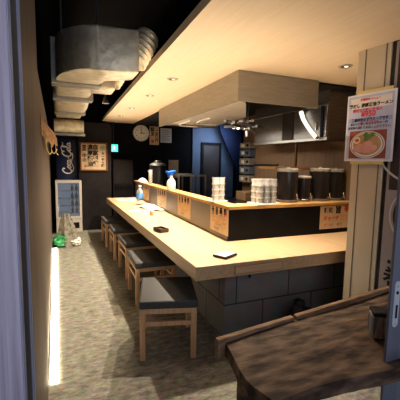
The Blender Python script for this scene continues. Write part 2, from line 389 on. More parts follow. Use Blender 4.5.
# ------------------------------------------------------------------ menus on the partition
def menu_sheet(w, h, lines):
    t = thing('menu_sheet', '', 'menu')
    bm = NB(); b2(bm, (-w / 2, -h, 0), (w / 2, 0, .0025)); obj('paper', bm, PAPER, t)
    return t
def fill_menu(t, w, h, kind):
    z = .0032
    u = w / 4.6 * .74
    def ln(name, body, size, x, y, m, bold=0.0):
        q = NB(); put(q, text_bm(body, size, x, y, z, bold)); obj(name, q, m, t)
    if kind == 0:
        for i, c in enumerate(('味玉', '特製', '黒醤', '熟成')):
            x = -w / 2 + u * (1.0 + i * 1.4); bo = .012 * u if i < 2 else .035 * u
            ln('lettering', c[0], u * .95, x, -h * .12, INK, bo)
            ln('lettering', c[1], u * .95, x, -h * .23, REDINK if i == 3 else INK, bo)
        for i in range(6):
            o = NB(); quad(o, -w * .40 + (i % 3) * w * .28, -h * (.46 + .16 * (i // 3)), -w * .40 + (i % 3) * w * .28 + w * .22, -h * (.36 + .16 * (i // 3)), z); obj('printed_picture', o, OCHRE, t)
        ln('dish_lettering', 'ラーメン', u * .55, -w * .02, -h * .69, INK)
        ln('price_lettering', '七〇〇円', u * .5, -w * .12, -h * .86, INK)
    else:
        ln('lettering', '麺処', u * .9, -w * .24, -h * .2, INK, .02 * u)
        ln('lettering', '旨', u * 1.25, w * .08, -h * .2, INK, .05 * u)
        ln('lettering', '辛', u * 1.1, w * .36, -h * .18, REDINK, .05 * u)
        ln('dish_lettering', 'ギョーザ', u * .8, -w * .14, -h * .55, REDINK, .02 * u)
        ln('drink_lettering', 'ビール', u * .62, -w * .22, -h * .84, REDINK, .01 * u)
        ln('note_lettering', 'あり', u * .6, w * .14, -h * .83, INK)
        for i in range(4):
            o = NB(); quad(o, w * .16 + (i % 2) * w * .16, -h * (.52 + .13 * (i // 2)), w * .16 + (i % 2) * w * .16 + w * .11, -h * (.44 + .13 * (i // 2)), z); obj('printed_picture', o, OCHRE, t)
G = 'menu sheets hanging under the ledge'
side = [(6.19, .475, .26, 'cream menu sheet on the counter panel, farthest, behind the water bottle'),
        (5.14, .50, .265, 'cream menu sheet on the counter panel below the spray bottle'),
        (4.10, .49, .26, 'cream menu sheet in the middle of the long grey counter panel'),
        (3.045, .42, .257, 'cream menu sheet on the long panel right beside the counter corner')]
m0 = None
for y, w, h, lab in side:
    t = menu_sheet(w, h, 0); fill_menu(t, w, h, 0)
    t.location = (1.4845, y, 1.043); t.rotation_euler = FACE_W; t['label'] = lab; t['group'] = G
t = menu_sheet(.44, .255, 1); fill_menu(t, .44, .255, 1)
t.location = (2.82, 2.8315, 1.043); t.rotation_euler = FACE_S; t['label'] = 'cream menu sheet with red writing below the dark drink dispensers'; t['group'] = G

# ------------------------------------------------------------------ stools
def make_stool():
    t = thing('counter_stool', 'black cushioned low wooden stool nearest the viewer, turned askew at counter corner', 'stool')
    W, D = .43, .53
    bm = NB(); bmesh.ops.create_grid(bm, x_segments=14, y_segments=16, size=.5)
    top = NB(); box(top, (0, 0, .437), (W + .012, D + .012, .062), .016, 4); bm.free()
    for v in top.verts:
        if v.co.z > .45:
            q = (1 - (2 * v.co.x / W) ** 2) * (1 - (2 * v.co.y / D) ** 2); v.co.z += .012 * max(q, 0)
    obj('seat_cushion', top, VINYL, t, True)
    for sx in (-1, 1):
        for sy in (-1, 1):
            bm = NB(); box(bm, (sx * (W / 2 - .022), sy * (D / 2 - .022), .203), (.042, .042, .406), .004); obj('leg', bm, STOOLW, t)
    for sy in (-1, 1):
        bm = NB(); box(bm, (0, sy * (D / 2 - .02), .385), (W - .085, .024, .042), .003); obj('apron', bm, STOOLW, t)
        bm = NB(); box(bm, (0, sy * (D / 2 - .022), .285), (W - .085, .024, .036), .003); obj('stretcher', bm, STOOLW, t)
    for sx in (-1, 1):
        bm = NB(); box(bm, (sx * (W / 2 - .02), 0, .385), (.024, D - .085, .042), .003); obj('apron', bm, STOOLW, t)
        bm = NB(); box(bm, (sx * (W / 2 - .022), 0, .285), (.024, D - .085, .036), .003); obj('stretcher', bm, STOOLW, t)
    t['group'] = 'stools along the counter'
    return t
st = make_stool(); st.location = (.79, 2.555, 0); st.rotation_euler = (0, 0, R(-15.5))
for x, y, rz, lab in ((.905, 3.565, -1.5, 'black cushioned low stool, second from the front, beside the dark tray'),
                      (.945, 4.43, 1, 'black cushioned low stool, third and middle one of the row of five'),
                      (.93, 5.31, -1, 'black cushioned low stool, fourth from the front, second from the far end'),
                      (.905, 6.16, 1.5, 'black cushioned low stool at the far end of the row, by the column')):
    dup(st, (x, y, 0), R(rz), lab)

# ------------------------------------------------------------------ things on the counter
# water bottle
t = thing('water_bottle', 'clear plastic water bottle with blue label standing on the far counter', 'bottle', (1.275, 5.80, .7405)); t.scale = (1.6, 1.6, 1.2)
bm = NB(); lathe(bm, [(.03, 0), (.038, .008), (.038, .05), (.035, .06), (.038, .07), (.038, .17), (.034, .20), (.018, .235), (.0135, .245), (.0135, .262)], 20); obj('body', bm, CLEARP, t, True)
bm = NB(); lathe(bm, [(.0385, .09), (.0392, .092), (.0392, .165), (.0385, .167)], 20); obj('bottle_label', bm, BLUELAB, t, True)
bm = NB(); lathe(bm, [(.015, .258), (.016, .26), (.016, .28), (.014, .283)], 16); obj('cap', bm, WHITEPL, t, True)
# white cloth
def cloth(name, pts_fn, nx, ny):
    bm = NB(); g = [[bm.verts.new(pts_fn(i / nx, j / ny)) for i in range(nx + 1)] for j in range(ny + 1)]
    for j in range(ny):
        for i in range(nx): bm.faces.new((g[j][i], g[j][i + 1], g[j + 1][i + 1], g[j + 1][i]))
    return bm
def wipe(u, v):
    h = .05 * math.exp(-((u - .45) ** 2 + (v - .6) ** 2) * 9) + .012 * abs(math.sin(9 * u + 4 * v)) * (1 - abs(2 * u - 1)) + .012 * abs(math.sin(7 * v - 3 * u))
    return (-.13 + .26 * u + .02 * math.sin(5 * v), -.30 + .60 * v + .03 * math.sin(6 * u), .003 + h)
bm = cloth('c', wipe, 22, 30); o = obj('wiping_cloth', bm, CLOTH, None, True); o.location = (1.345, 5.25, .7405); tag(o, 'crumpled white cloth lying on the counter behind the small shaker', 'cloth')
md = o.modifiers.new('thick', 'SOLIDIFY'); md.thickness = .003; md.offset = 1
# chopstick-like strip
bm = NB(); box(bm, (0, 0, .006), (.30, .035, .011), .003); o = obj('paper_wrapped_chopsticks', bm, WPAPER); o.location = (1.10, 5.02, .7405); o.rotation_euler = (0, 0, R(4)); tag(o, 'slim white paper strip on the counter left of the cloth', 'chopsticks')
# shaker
t = thing('spice_shaker', 'small orange spice shaker with pale lid in front of white cloth', 'shaker', (1.18, 4.60, .7405))
bm = NB(); lathe(bm, [(.024, 0), (.027, .004), (.026, .05), (.024, .055)], 18); obj('jar', bm, SALT, t, True)
bm = NB(); lathe(bm, [(.026, .055), (.026, .068), (.02, .078), (.008, .08)], 18); obj('lid', bm, WHITEPL, t, True)
# dark tray
t = thing('money_tray', 'thin dark brown money tray near the counter edge', 'tray', (1.0, 3.49, .7405), R(14)); t.scale = (.85, .8, 2.3)
bm = NB(); box(bm, (0, 0, .005), (.12, .21, .008), .004); obj('tray_base', bm, DOORBR, t)
bm = NB()
for s in (-1, 1):
    box(bm, (s * .056, 0, .012), (.008, .21, .012), .003); box(bm, (0, s * .101, .012), (.12, .008, .012), .003)
obj('rim', bm, DOORBR, t)
# device
t = thing('phone', 'black flat phone-like device with glare painted white on top, near the counter corner', 'phone', (1.225, 2.385, .7405), R(28))
bm = NB(); box(bm, (0, 0, .010), (.165, .135, .018), .007, 3); obj('case', bm, BLACKPL, t, True)
bm = NB(); box(bm, (.0, .004, .0196), (.142, .112, .0016), .0006); obj('screen_glare', bm, WPAPER, t)  # white colour stands in for glare reflected off the device top
# papers at the far end
for i, (x, y, rz, lab) in enumerate(((1.09, 6.62, 20, 'white paper sheet on the far counter end, nearer the stools'), (1.28, 6.45, -12, 'folded white paper on the far counter end beside the partition'))):
    bm = NB()
    box(bm, (0, 0, .002), (.20, .28, .003)); 
    if i: box(bm, (.02, .03, .018), (.16, .15, .004), .001, rot=Matrix.Rotation(R(8), 4, 'Y'))
    else: box(bm, (.0, .05, .005), (.17, .14, .003), 0, rot=Matrix.Rotation(R(15), 4, 'Z'))
    o = obj('paper_sheet', bm, WPAPER); o.location = (x, y, .7405); o.rotation_euler = (0, 0, R(rz)); tag(o, lab, 'paper')

# ------------------------------------------------------------------ things on the ledge
LZ = 1.0835
bm = cloth('p', lambda u, v: (-.075 + .15 * u, -.17 + .34 * v, .002 + .075 * max(0, math.sin(PI * u) * math.sin(PI * v)) ** .5 + .008 * math.sin(12 * u + 9 * v) * math.sin(PI * u) * math.sin(PI * v)), 18, 24)
o = obj('pink_cloth', bm, PINK, None, True); o.location = (1.55, 6.78, LZ); tag(o, 'bunched pale pink cloth on the far end of the ledge', 'cloth')
# clear stacked cups by the pot
G = 'clear cups stacked at the far end of the ledge'
def tumbler_parts(r0, r1, h, wall=.0025):
    bm = NB(); lathe(bm, [(r0 * .9, 0), (r0, .003), (r1 - .002, h - .006), (r1, h), (r1 - wall, h), (r0 - wall, .006), (.001, .006)], 16)
    return bm
first = None
for k in range(4):
    if first is None:
        first = obj('clear_cup', tumbler_parts(.034, .042, .075), CUPPL, None, True); o = first
    else:
        o = first.copy(); C.objects.link(o)
    o.location = (1.545, 6.10, LZ + k * .062)
    tag(o, ['clear plastic cup at the bottom of stack beside the black urn', 'clear plastic cup second from bottom in stack beside the urn', 'clear plastic cup third from bottom in stack beside the urn', 'clear plastic cup on top of the stack beside the black urn'][k], 'cup', G)
# spray bottle
t = thing('spray_bottle', 'white spray bottle with bright blue trigger head on the ledge', 'spray bottle', (1.53, 4.80, LZ), R(25)); t.scale = (1.08, 1.08, 1.03)
bm = NB(); lathe(bm, [(.05, 0), (.062, .008), (.062, .10), (.056, .125), (.034, .155), (.024, .17), (.02, .185), (.02, .205)], 24); obj('body', bm, WHITEPL, t, True)
bm = NB(); box(bm, (.0, 0, .222), (.05, .04, .035), .006); box(bm, (-.005, 0, .254), (.15, .042, .036), .012, rot=Matrix.Rotation(R(-6), 4, 'Y')); box(bm, (-.088, 0, .262), (.02, .028, .026), .004)
h = obj('spray_head', bm, BLUEPL, t, True)
bm = NB(); tube(bm, smooth_path([(-.045, 0, .24), (-.06, 0, .215), (-.058, 0, .185)]), .007, 8); obj('trigger', bm, BLUEPL, h, True)
bm = NB(); lathe(bm, [(.0625, .03), (.0632, .032), (.0632, .09), (.0625, .092)], 24); obj('bottle_label', bm, WPAPER, t, True)

# stacked tumblers
def tray(name, cx, cy, w, d, rz, lab):
    t = thing(name, lab, 'tray', (cx, cy, LZ), rz)
    bm = NB(); box(bm, (0, 0, .004), (w, d, .007), .003); obj('tray_base', bm, WHITEPL, t)
    bm = NB()
    for s in (-1, 1):
        box(bm, (s * (w / 2 - .004), 0, .009), (.007, d, .010), .002); box(bm, (0, s * (d / 2 - .004), .009), (w, .007, .010), .002)
    obj('rim', bm, WHITEPL, t)
tum = None
def tumblers(cx, cy, rz, nx, ny, nz, pitch, grp, where):
    global tum
    M = Matrix.Rotation(rz, 3, 'Z')
    rown = ['front row', 'back row']; coln = ['left', 'middle', 'right'] if nx == 3 else ['nearer', 'farther']
    tier = ['bottom', 'second', 'third', 'top']
    for k in range(nz):
        for j in range(ny):
            for i in range(nx):
                p = M @ Vector(((i - (nx - 1) / 2) * pitch, (j - (ny - 1) / 2) * pitch, 0))
                if tum is None:
                    tum = obj('tumbler', tumbler_parts(.034, .0385, .066), CUPPL, None, True); o = tum
                    bm = NB(); lathe(bm, [(.0365, .056), (.0405, .056), (.0405, .0665), (.0365, .0665)], 16, closed=True); obj('rim', bm, CUPRIM, tum, True)
                    bm = NB(); lathe(bm, [(.001, .0), (.0335, .0), (.035, .003), (.035, .008), (.001, .008)], 16); obj('foot', bm, CUPRIM, tum, True)
                else:
                    o = tum.copy(); C.objects.link(o)
                    for ch in tum.children:
                        cc = ch.copy(); C.objects.link(cc); cc.parent = o
                o.location = (cx + p.x, cy + p.y, LZ + .0085 + k * .0605)
                tag(o, f'clear tumbler, {tier[k]} of {coln[i]} stack, ' + (f'{rown[j]}, ' if ny > 1 else '') + where, 'tumbler', grp)
tray('cup_tray', 1.553, 3.215, .185, .10, R(15), 'white tray under the tumblers at the ledge corner')
tumblers(1.553, 3.215, R(15), 2, 1, 4, .0835, 'tumblers stacked at the ledge corner', 'at the ledge corner')
tray('cup_tray', 1.925, 2.915, .275, .19, R(4), 'white tray under the tumblers left of the dispensers')
tumblers(1.925, 2.915, R(4), 3, 2, 4, .0835, 'tumblers stacked beside the dispensers', 'beside the dispensers')

# drink dispensers
def dispenser(x, y, r, h, lab, lid=True):
    t = thing('drink_dispenser', lab, 'drink dispenser', (x, y, LZ), 0, 'dark drink dispensers on the ledge')
    bm = NB(); lathe(bm, [(r * .96, 0), (r, .006), (r, .022), (r * .95, .026)], 28); obj('base_ring', bm, DSTEEL, t, True)
    bm = NB(); lathe(bm, [(r * .95, .026), (r * .97, .04), (r * .97, h - .05), (r * .94, h - .03), (r * .94, h - .028)], 28); obj('tea_filled_body', bm, TEA, t, True)
    if lid:
        bm = NB(); lathe(bm, [(r * .95, h - .028), (r * .97, h - .02), (r * .97, h + .004), (r * .9, h + .010), (r * .3, h + .012)], 28); l = obj('clear_lid', bm, GLASSL, t, True)
        bm = NB(); lathe(bm, [(r * .16, h + .011), (r * .2, h + .016), (r * .16, h + .022), (.004, h + .023)], 18); obj('lid_knob', bm, CUPRIM, l, True)
    else:
        bm = NB(); lathe(bm, [(r * .98, h - .028), (r * .98, h - .012), (r * .9, h - .004), (.004, h)], 28); obj('flat_lid', bm, BOXC, t, True)
    a = -PI / 2 + .25
    bm = NB(); cyl(bm, (r * .95 * math.cos(a), r * .95 * math.sin(a), .045), ((r + .03) * math.cos(a), (r + .03) * math.sin(a), .045), .008, n=10)
    cyl(bm, ((r + .028) * math.cos(a), (r + .028) * math.sin(a), .052), ((r + .034) * math.cos(a), (r + .034) * math.sin(a), .02), .008, .006, 10)
    tp = obj('tap', bm, CHROME, t, True)
    bm = NB(); cyl(bm, ((r + .026) * math.cos(a), (r + .026) * math.sin(a), .05), ((r + .026) * math.cos(a) - .012, (r + .026) * math.sin(a), .10), .007, .010, 8); obj('tap_lever', bm, CHROME, tp, True)
dispenser(2.298, 3.03, .120, .355, 'tall dark drink dispenser with clear lid, just right of the tumblers')
dispenser(2.530, 3.045, .088, .285, 'shorter narrow dark dispenser with a flat pale lid', False)
dispenser(2.757, 3.04, .120, .360, 'tall dark drink dispenser, third from the tumblers')
dispenser(2.992, 3.05, .106, .355, 'tall dark drink dispenser, last before the cream jamb')

# wooden shelf over the dispensers
t = thing('wall_shelf', 'pale wooden shelf with upright hanger above the drink dispensers', 'shelf', (0, 0, 0))
bm = NB(); b2(bm, (2.255, 3.19, 1.428), (3.12, 3.55, 1.458), .003); obj('shelf_board', bm, LEDGE, t)
bm = NB(); b2(bm, (2.762, 3.495, 1.458), (2.788, 3.52, 1.774), .003); obj('hanger', bm, BROWNW, t)
bm = NB(); b2(bm, (3.09, 4.35, 1.46), (3.12, 5.1, 1.485), .003); o = obj('wall_rail', bm, DOORBR); tag(o, 'thin dark rail on the brown kitchen wall', 'rail')

# ------------------------------------------------------------------ kitchen
t = thing('kitchen_hood', 'dark steel extractor hood over the kitchen at right', 'extractor hood', (0, 0, 0))
bm = NB(); prism(bm, [(2.75, 2.95), (3.118, 2.95), (3.118, 4.47), (2.75, 4.47)], 1.775, 2.338)
obj('hood_body', bm, DSTEEL, t)
bm = NB(); b2(bm, (2.735, 2.94, 1.765), (2.753, 4.48, 1.80), .003); b2(bm, (2.735, 2.94, 2.15), (2.753, 4.48, 2.175), .003); obj('rim_rail', bm, STEEL, t)
bm = NB(); b2(bm, (2.738, 3.02, 1.80), (2.752, 3.06, 2.15), .002); obj('dark_slot', bm, NAVYW, t)
bm = NB(); cyl(bm, (2.742, 2.965, 1.80), (2.742, 2.965, 2.14), .011, n=12); obj('edge_pipe', bm, CHROME, t, True)
bm = NB(); box(bm, (2.742, 3.13, 1.93), (.012, .018, .09), .003); obj('pull_handle', bm, CHROME, t)
bm = NB(); b2(bm, (2.738, 3.75, 1.80), (2.752, 3.77, 2.15), .002); b2(bm, (2.738, 3.55, 1.80), (2.7495, 3.75, 2.15)); obj('hood_seam', bm, DOORBR, t)
t = thing('hood_reflection', 'slanting curved glowing strip imitating a reflection on the dark steel hood', 'reflection', (0, 0, 0))  # added glowing strip in place of a reflection in the steel
bm = NB(); tube(bm, smooth_path([(2.70, 3.355, 2.118), (2.70, 3.30, 2.02), (2.70, 3.20, 1.91), (2.70, 3.075, 1.80)], 5), [.026 - .006 * i / 15 for i in range(16)], 10); obj('reflection_glow', bm, REFLM, t, True)
bm = NB(); cyl(bm, (2.734, 3.355, 2.122), (2.69, 3.355, 2.122), .02, n=12); obj('reflection_end', bm, STEEL, t); bm = NB(); cyl(bm, (2.734, 3.075, 1.80), (2.69, 3.075, 1.80), .016, n=12); obj('reflection_end', bm, STEEL, t)
# steel canopy under the wooden soffit
t = thing('steel_canopy', 'bright steel canopy underside framed by the beige soffit', 'canopy', (0, 0, 0))
bm = NB(); prism(bm, [(1.55, 2.82), (1.72, 2.98), (2.26, 3.9), (2.26, 4.35), (2.40, 5.12), (1.55, 5.2)], 2.085, 2.10)
obj('steel_sheet', bm, BSTEEL, t)
bm = NB(); b2(bm, (1.55, 5.2, 2.07), (2.42, 5.23, 2.336)); obj('end_plate', bm, STEEL, t)
for x0, y0 in ((1.75, 4.75), (1.88, 4.35)):
    bm = NB(); tube(bm, smooth_path([(x0 - .02, y0 - .2, 2.08), (x0 - .08, y0 + .05, 2.062), (x0 + .02, y0 + .3, 2.06), (x0 + .3, y0 + .32, 2.06)], 6), .012, 8); obj('hose', bm, WHITEPL, t, True)
bm = NB(); b2(bm, (1.62, 5.08, 2.06), (2.3, 5.12, 2.084), .003); obj('drip_rail', bm, STEEL, t)
# gas pipes and valves
t = thing('pipe_valves', 'cluster of chrome pipes and valves hanging below the canopy', 'pipes', (0, 0, 0))
bm = NB()
tube(bm, smooth_path([(1.98, 3.95, 2.03), (2.12, 4.0, 2.02), (2.28, 4.0, 2.01), (2.58, 4.02, 1.985)], 4), .022, 10)
tube(bm, smooth_path([(2.02, 4.05, 1.97), (2.18, 4.0, 1.965), (2.40, 4.0, 1.93), (2.46, 4.0, 1.90)], 4), .018, 10)
cyl(bm, (2.34, 4.0, 2.30), (2.34, 4.0, 1.85), .018, n=12); cyl(bm, (2.295, 4.06, 2.30), (2.295, 4.06, 1.98), .014, n=12)
obj('pipe', bm, STEEL, t, True)
for p in ((2.12, 3.98, 2.02), (2.24, 3.98, 2.045), (2.36, 3.97, 2.06), (2.30, 3.97, 1.95), (2.42, 3.97, 1.985), (2.16, 3.99, 1.955)):
    bm = NB(); box(bm, p, (.07, .06, .05), .012); cyl(bm, (p[0], p[1] - .02, p[2]), (p[0], p[1] - .07, p[2]), .02, n=12); obj('valve', bm, CHROME, t, True)
# small boxes down the end of the brown wall
G = 'control boxes down the kitchen wall end'
zz = [(1.80, .10, BOXC), (1.67, .12, BOXB), (1.52, .12, BOXC), (1.37, .13, BOXB), (1.22, .12, BOXC)]
nm = ['topmost small beige control box on the kitchen wall end', 'blue grey control box, second from top, on kitchen wall end', 'beige control box in the middle of the kitchen wall end', 'blue grey control box, second from bottom, kitchen wall end', 'beige control box, lowest, kitchen wall end']
for (z, h, m), l in zip(zz, nm):
    t = thing('control_box', l, 'control box', (3.06, 5.2, z), 0, G)
    bm = NB(); box(bm, (0, 0, 0), (.118, .34, h), .008); obj('case', bm, m, t)
    bm = NB(); box(bm, (-.062, .05, 0), (.01, .10, h * .5), .003); obj('front_plate', bm, WHITEPL, t)
    bm = NB(); cyl(bm, (-.06, -.11, 0), (-.078, -.11, 0), .022, n=14); obj('dial', bm, BLACKPL, t, True)
# worktop, urn, rack
t = thing('kitchen_worktop', 'low steel worktop behind the grey partition', 'worktop', (0, 0, 0))
bm = NB(); b2(bm, (1.68, 3.3, .84), (1.93, 7.2, .88), .004); obj('steel_top', bm, DSTEEL, t)
bm = NB(); b2(bm, (1.70, 3.35, .0), (1.92, 7.15, .84)); obj('cabinet', bm, CHAR, t)
t = thing('soup_urn', 'tall glossy black urn with lid behind the far ledge', 'urn', (1.85, 6.7, .88))
bm = NB(); lathe(bm, [(.15, 0), (.165, .01), (.165, .52), (.16, .53)], 30); obj('body', bm, BLACKPL, t, True)
bm = NB(); lathe(bm, [(.168, .53), (.172, .54), (.16, .565), (.08, .595), (.07, .60)], 30); l = obj('lid', bm, DSTEEL, t, True)
bm = NB(); lathe(bm, [(.03, .60), (.06, .612), (.07, .625), (.05, .64), (.004, .643)], 20); obj('lid_knob', bm, STEEL, l, True)
for s in (-1, 1):
    bm = NB(); tube(bm, smooth_path([(s * .16, -.06, .42), (s * .20, -.04, .42), (s * .20, .04, .42), (s * .16, .06, .42)], 4), .01, 8); obj('side_handle', bm, STEEL, t, True)
t = thing('steel_rack', 'steel frame table standing in the dark kitchen', 'rack', (0, 0, 0))
bm = NB(); b2(bm, (1.95, 5.7, 1.235), (2.5, 6.2, 1.265), .003); obj('rack_top', bm, STEEL, t)
for x in (1.965, 2.2, 2.485):
    for y in (5.715, 6.185):
        bm = NB(); b2(bm, (x - .014, y - .014, .88 if x < 2.25 else 0), (x + .014, y + .014, 1.235)); obj('leg', bm, STEEL, t)
bm = NB(); b2(bm, (2.0, 5.8, 1.265), (2.26, 6.1, 1.285), .003); o = obj('steel_pan', bm, STEEL); tag(o, 'flat steel pan lying on the steel frame table', 'pan')
bm = NB(); b2(bm, (2.44, 7.855, 1.10), (2.69, 7.90, 1.54), .004); o = obj('notice_board', bm, TAN); tag(o, 'plain tan board on the dark far wall above spray bottle', 'board')
t = thing('wooden_crate', 'brown wooden crate low in the dark kitchen behind the tumblers', 'crate', (2.86, 4.78, .9)); t.scale = (.6, .45, 1.1)
bm = NB(); b2(bm, (-.25, -.35, .08), (.25, .35, .12), .004); obj('crate_top', bm, TAN, t)
bm = NB(); b2(bm, (-.25, -.35, 0), (-.23, .35, .08)); b2(bm, (.23, -.35, 0), (.25, .35, .08)); b2(bm, (-.23, -.35, 0), (.23, -.33, .08)); b2(bm, (-.23, .33, 0), (.23, .35, .08)); obj('crate_side', bm, TAN, t)
t = thing('gas_range', 'black gas range low against the brown kitchen wall', 'stove', (0, 0, 0))
bm = NB(); b2(bm, (2.36, 3.25, 0), (3.1, 5.15, .86), .006); obj('range_body', bm, CHAR, t)
bm = NB(); b2(bm, (2.34, 3.23, .86), (3.1, 5.17, .898), .004); obj('range_top', bm, BLACKPL, t)

# ------------------------------------------------------------------ far wall things
# wall clock, three o'clock
t = thing('wall_clock', 'round white wall clock on the black far wall', 'clock', (1.772, 7.895, 2.15), 0, None, FACE_S)
bm = NB(); lathe(bm, [(.186, 0), (.19, .004), (.19, .03), (.18, .036), (.172, .036), (.172, .022)], 40, closed=True); obj('rim', bm, CLOCKR, t, True)
bm = NB(); disc(bm, 0, 0, .174, .174, .022, 40); obj('dial', bm, CLOCKF, t)
bm = NB()
for i in range(12): put(bm, text_bm(str(12 if i == 0 else i), .044, .132 * math.sin(i * PI / 6), .132 * math.cos(i * PI / 6), .0232, .001))
obj('numerals', bm, INK, t)
bm = NB(); quad(bm, -.006, -.02, .006, .115, .025); obj('minute_hand', bm, INK, t)
bm = NB(); quad(bm, -.02, -.007, .085, .007, .0265); obj('hour_hand', bm, INK, t)
# narrow sign beside clock
t = thing('paper_sign', 'narrow cream paper sign with brush writing beside the clock', 'sign', (2.09, 7.895, 2.105), 0, None, FACE_S)
bm = NB(); b2(bm, (-.115, -.215, 0), (.115, .215, .006)); obj('paper', bm, PAPER, t)
bm = NB(); vtext(bm, '替玉', .10, -.045, .19, .007, .004); vtext(bm, '一五〇円', .075, .055, .16, .007, .003); obj('lettering', bm, INK, t)
bm = NB(); put(bm, text_bm('辛', .09, -.045, -.14, .007, .003)); obj('red_lettering', bm, REDINK, t)
t = thing('wall_notice', 'grey white notice sheet on the dark wall right of the narrow sign', 'notice', (2.38, 7.895, 2.12), 0, None, FACE_S)
bm = NB(); b2(bm, (-.14, -.17, 0), (.14, .17, .005)); obj('paper', bm, LGREY, t)
bm = NB()
for i in range(6): quad(bm, -.11, .115 - i * .045, .07 + .03 * (i % 2), .122 - i * .045, .006)
obj('ruled_lines', bm, CHAR, t)
# exit sign
t = thing('exit_sign', 'small glowing green exit sign beside the grey column', 'exit sign', (1.105, 7.62, 1.775), 0, None, FACE_S)
bm = NB(); b2(bm, (-.095, -.088, -.02), (.095, .088, .02), .004); obj('sign_case', bm, CHAR, t)
bm = NB(); quad(bm, -.088, -.080, .088, .080, .021); obj('lit_face', bm, EXITM, t)
bm = NB(); disc(bm, .0, .045, .014, .014, .022, 12)
for a in (((-.012, .028), (.018, .03), (.012, -.012), (-.016, -.01)), ((-.016, -.01), (-.002, -.012), (-.03, -.06), (-.044, -.056)), ((.0, -.012), (.012, -.012), (.034, -.05), (.022, -.056)), ((.014, .028), (.018, .018), (.044, .0), (.046, .01)), ((-.012, .028), (-.012, .016), (-.04, .014), (-.042, .024))):
    bm.faces.new([bm.verts.new((x, y, .022)) for x, y in a])
obj('running_figure', bm, EXITW, t)
bm = NB(); b2(bm, (-.006, .088, -.01), (.006, .60, .0)); obj('hanger_rod', bm, BLACKPL, t)
# framed brush writing on the column
t = thing('framed_sign', 'wooden framed cream sign with bold black brush writing on the grey column', 'framed sign', (.668, 7.496, 1.575), 0, None, FACE_S)
bm = NB(); b2(bm, (-.25, -.27, 0), (.25, .27, .012)); obj('paper', bm, PAPER, t)
bm = NB(); w = .03
b2(bm, (-.28, -.30, 0), (-.25, .30, .03), .003); b2(bm, (.25, -.30, 0), (.28, .30, .03), .003); b2(bm, (-.25, .27, 0), (.25, .30, .03), .003); b2(bm, (-.25, -.30, 0), (.25, -.27, .03), .003)
obj('wooden_frame', bm, BROWNW, t)
bm = NB(); vtext(bm, '自家製麺', .115, .035, .25, .013, .005); vtext(bm, '濃厚醤油', .115, -.075, .25, .013, .004); vtext(bm, '営業中の', .09, -.19, .245, .013, .003); vtext(bm, 'らーめん', .06, .185, .10, .013, .003); vtext(bm, '処', .07, .185, -.15, .013, .004)
obj('brush_lettering', bm, INK, t)
bm = NB(); ring(bm, .185, .19, .038, .05, .013); put(bm, text_bm('の', .06, .185, .19, .013, .003)); obj('green_mark', bm, GREENINK, t)
bm = NB(); put(bm, text_bm('印', .06, -.16, -.2, .013, .003)); obj('red_seal', bm, REDINK, t)
# dark grey cabinet with slots at the far wall
t = thing('grey_cabinet', 'dark grey cabinet with slotted lower panel against the far wall', 'cabinet', (0, 0, 0))
bm = NB(); b2(bm, (1.09, 7.72, 0), (1.55, 7.895, 1.535), .004); obj('cabinet_body', bm, CHAR, t)
bm = NB()
for i in range(7): b2(bm, (1.13 + i * .055, 7.714, .84), (1.165 + i * .055, 7.722, .94))
obj('slots', bm, BLACKP, t)
bm = NB(); b2(bm, (1.11, 7.712, .98), (1.53, 7.722, 1.51), .002); obj('door', bm, DARKG, t)

# cooler and glass-front fridge
t = thing('drinks_cooler', 'tall navy drinks cooler with white script, behind the glass-front fridge', 'cooler', (.16, 7.62, 0))
bm = NB(); b2(bm, (-.235, .0, 0), (.195, .27, 1.985), .012); obj('cooler_body', bm, NAVY, t, True)
bm = NB(); b2(bm, (-.225, -.004, 1.93), (.185, .004, 1.97), .002); obj('top_trim', bm, CHAR, t)
def script_logo():
    bm = NB()
    # cursive word as brush strokes, x along the word
    def st(pts, r=.011): tube(bm, [(x, y, 0) for x, y, *_ in smooth_path([(p[0], p[1], 0) for p in pts], 5)], r, 6)
    def capC(x): st([(x + .085, .075), (x + .10, .10), (x + .06, .115), (x + .012, .07), (x, .0), (x + .03, -.045), (x + .075, -.03), (x + .10, .0)], .013)
    def o(x): st([(x + .02, .025), (x, 0), (x + .012, -.035), (x + .035, -.028), (x + .04, .008), (x + .02, .025), (x + .05, .02)], .010)
    def c(x): st([(x + .04, .018), (x + .018, .025), (x, -.005), (x + .015, -.035), (x + .05, -.015)], .010)
    def a(x): st([(x + .038, .018), (x + .012, .022), (x, -.01), (x + .012, -.035), (x + .032, -.018), (x + .04, .02), (x + .038, -.03), (x + .062, -.02)], .010)
    def l(x): st([(x, -.02), (x + .03, .05), (x + .035, .105), (x + .018, .10), (x + .012, .0), (x + .022, -.036), (x + .045, -.02)], .010)
    capC(0); o(.105); c(.165); a(.215); st([(.285, .0), (.315, .005)], .010); capC(.33); o(.435); l(.49); a(.54)
    st([(.02, -.05), (.10, -.085), (.22, -.05), (.33, -.075), (.40, -.06)], .008)
    st([(.42, .115), (.50, .135), (.56, .10), (.60, .115)], .008)
    for v in bm.verts: v.co.z *= .25
    return bm
bm = script_logo()
M = Matrix.Translation((.015, -.004, 1.22)) @ Matrix.Rotation(PI / 2, 4, 'X') @ Matrix.Rotation(PI / 2, 4, 'Z') @ Matrix.Scale(1.08, 4)
bmesh.ops.transform(bm, matrix=M, verts=bm.verts[:]); obj('white_script', bm, WHITEPL, t, True)

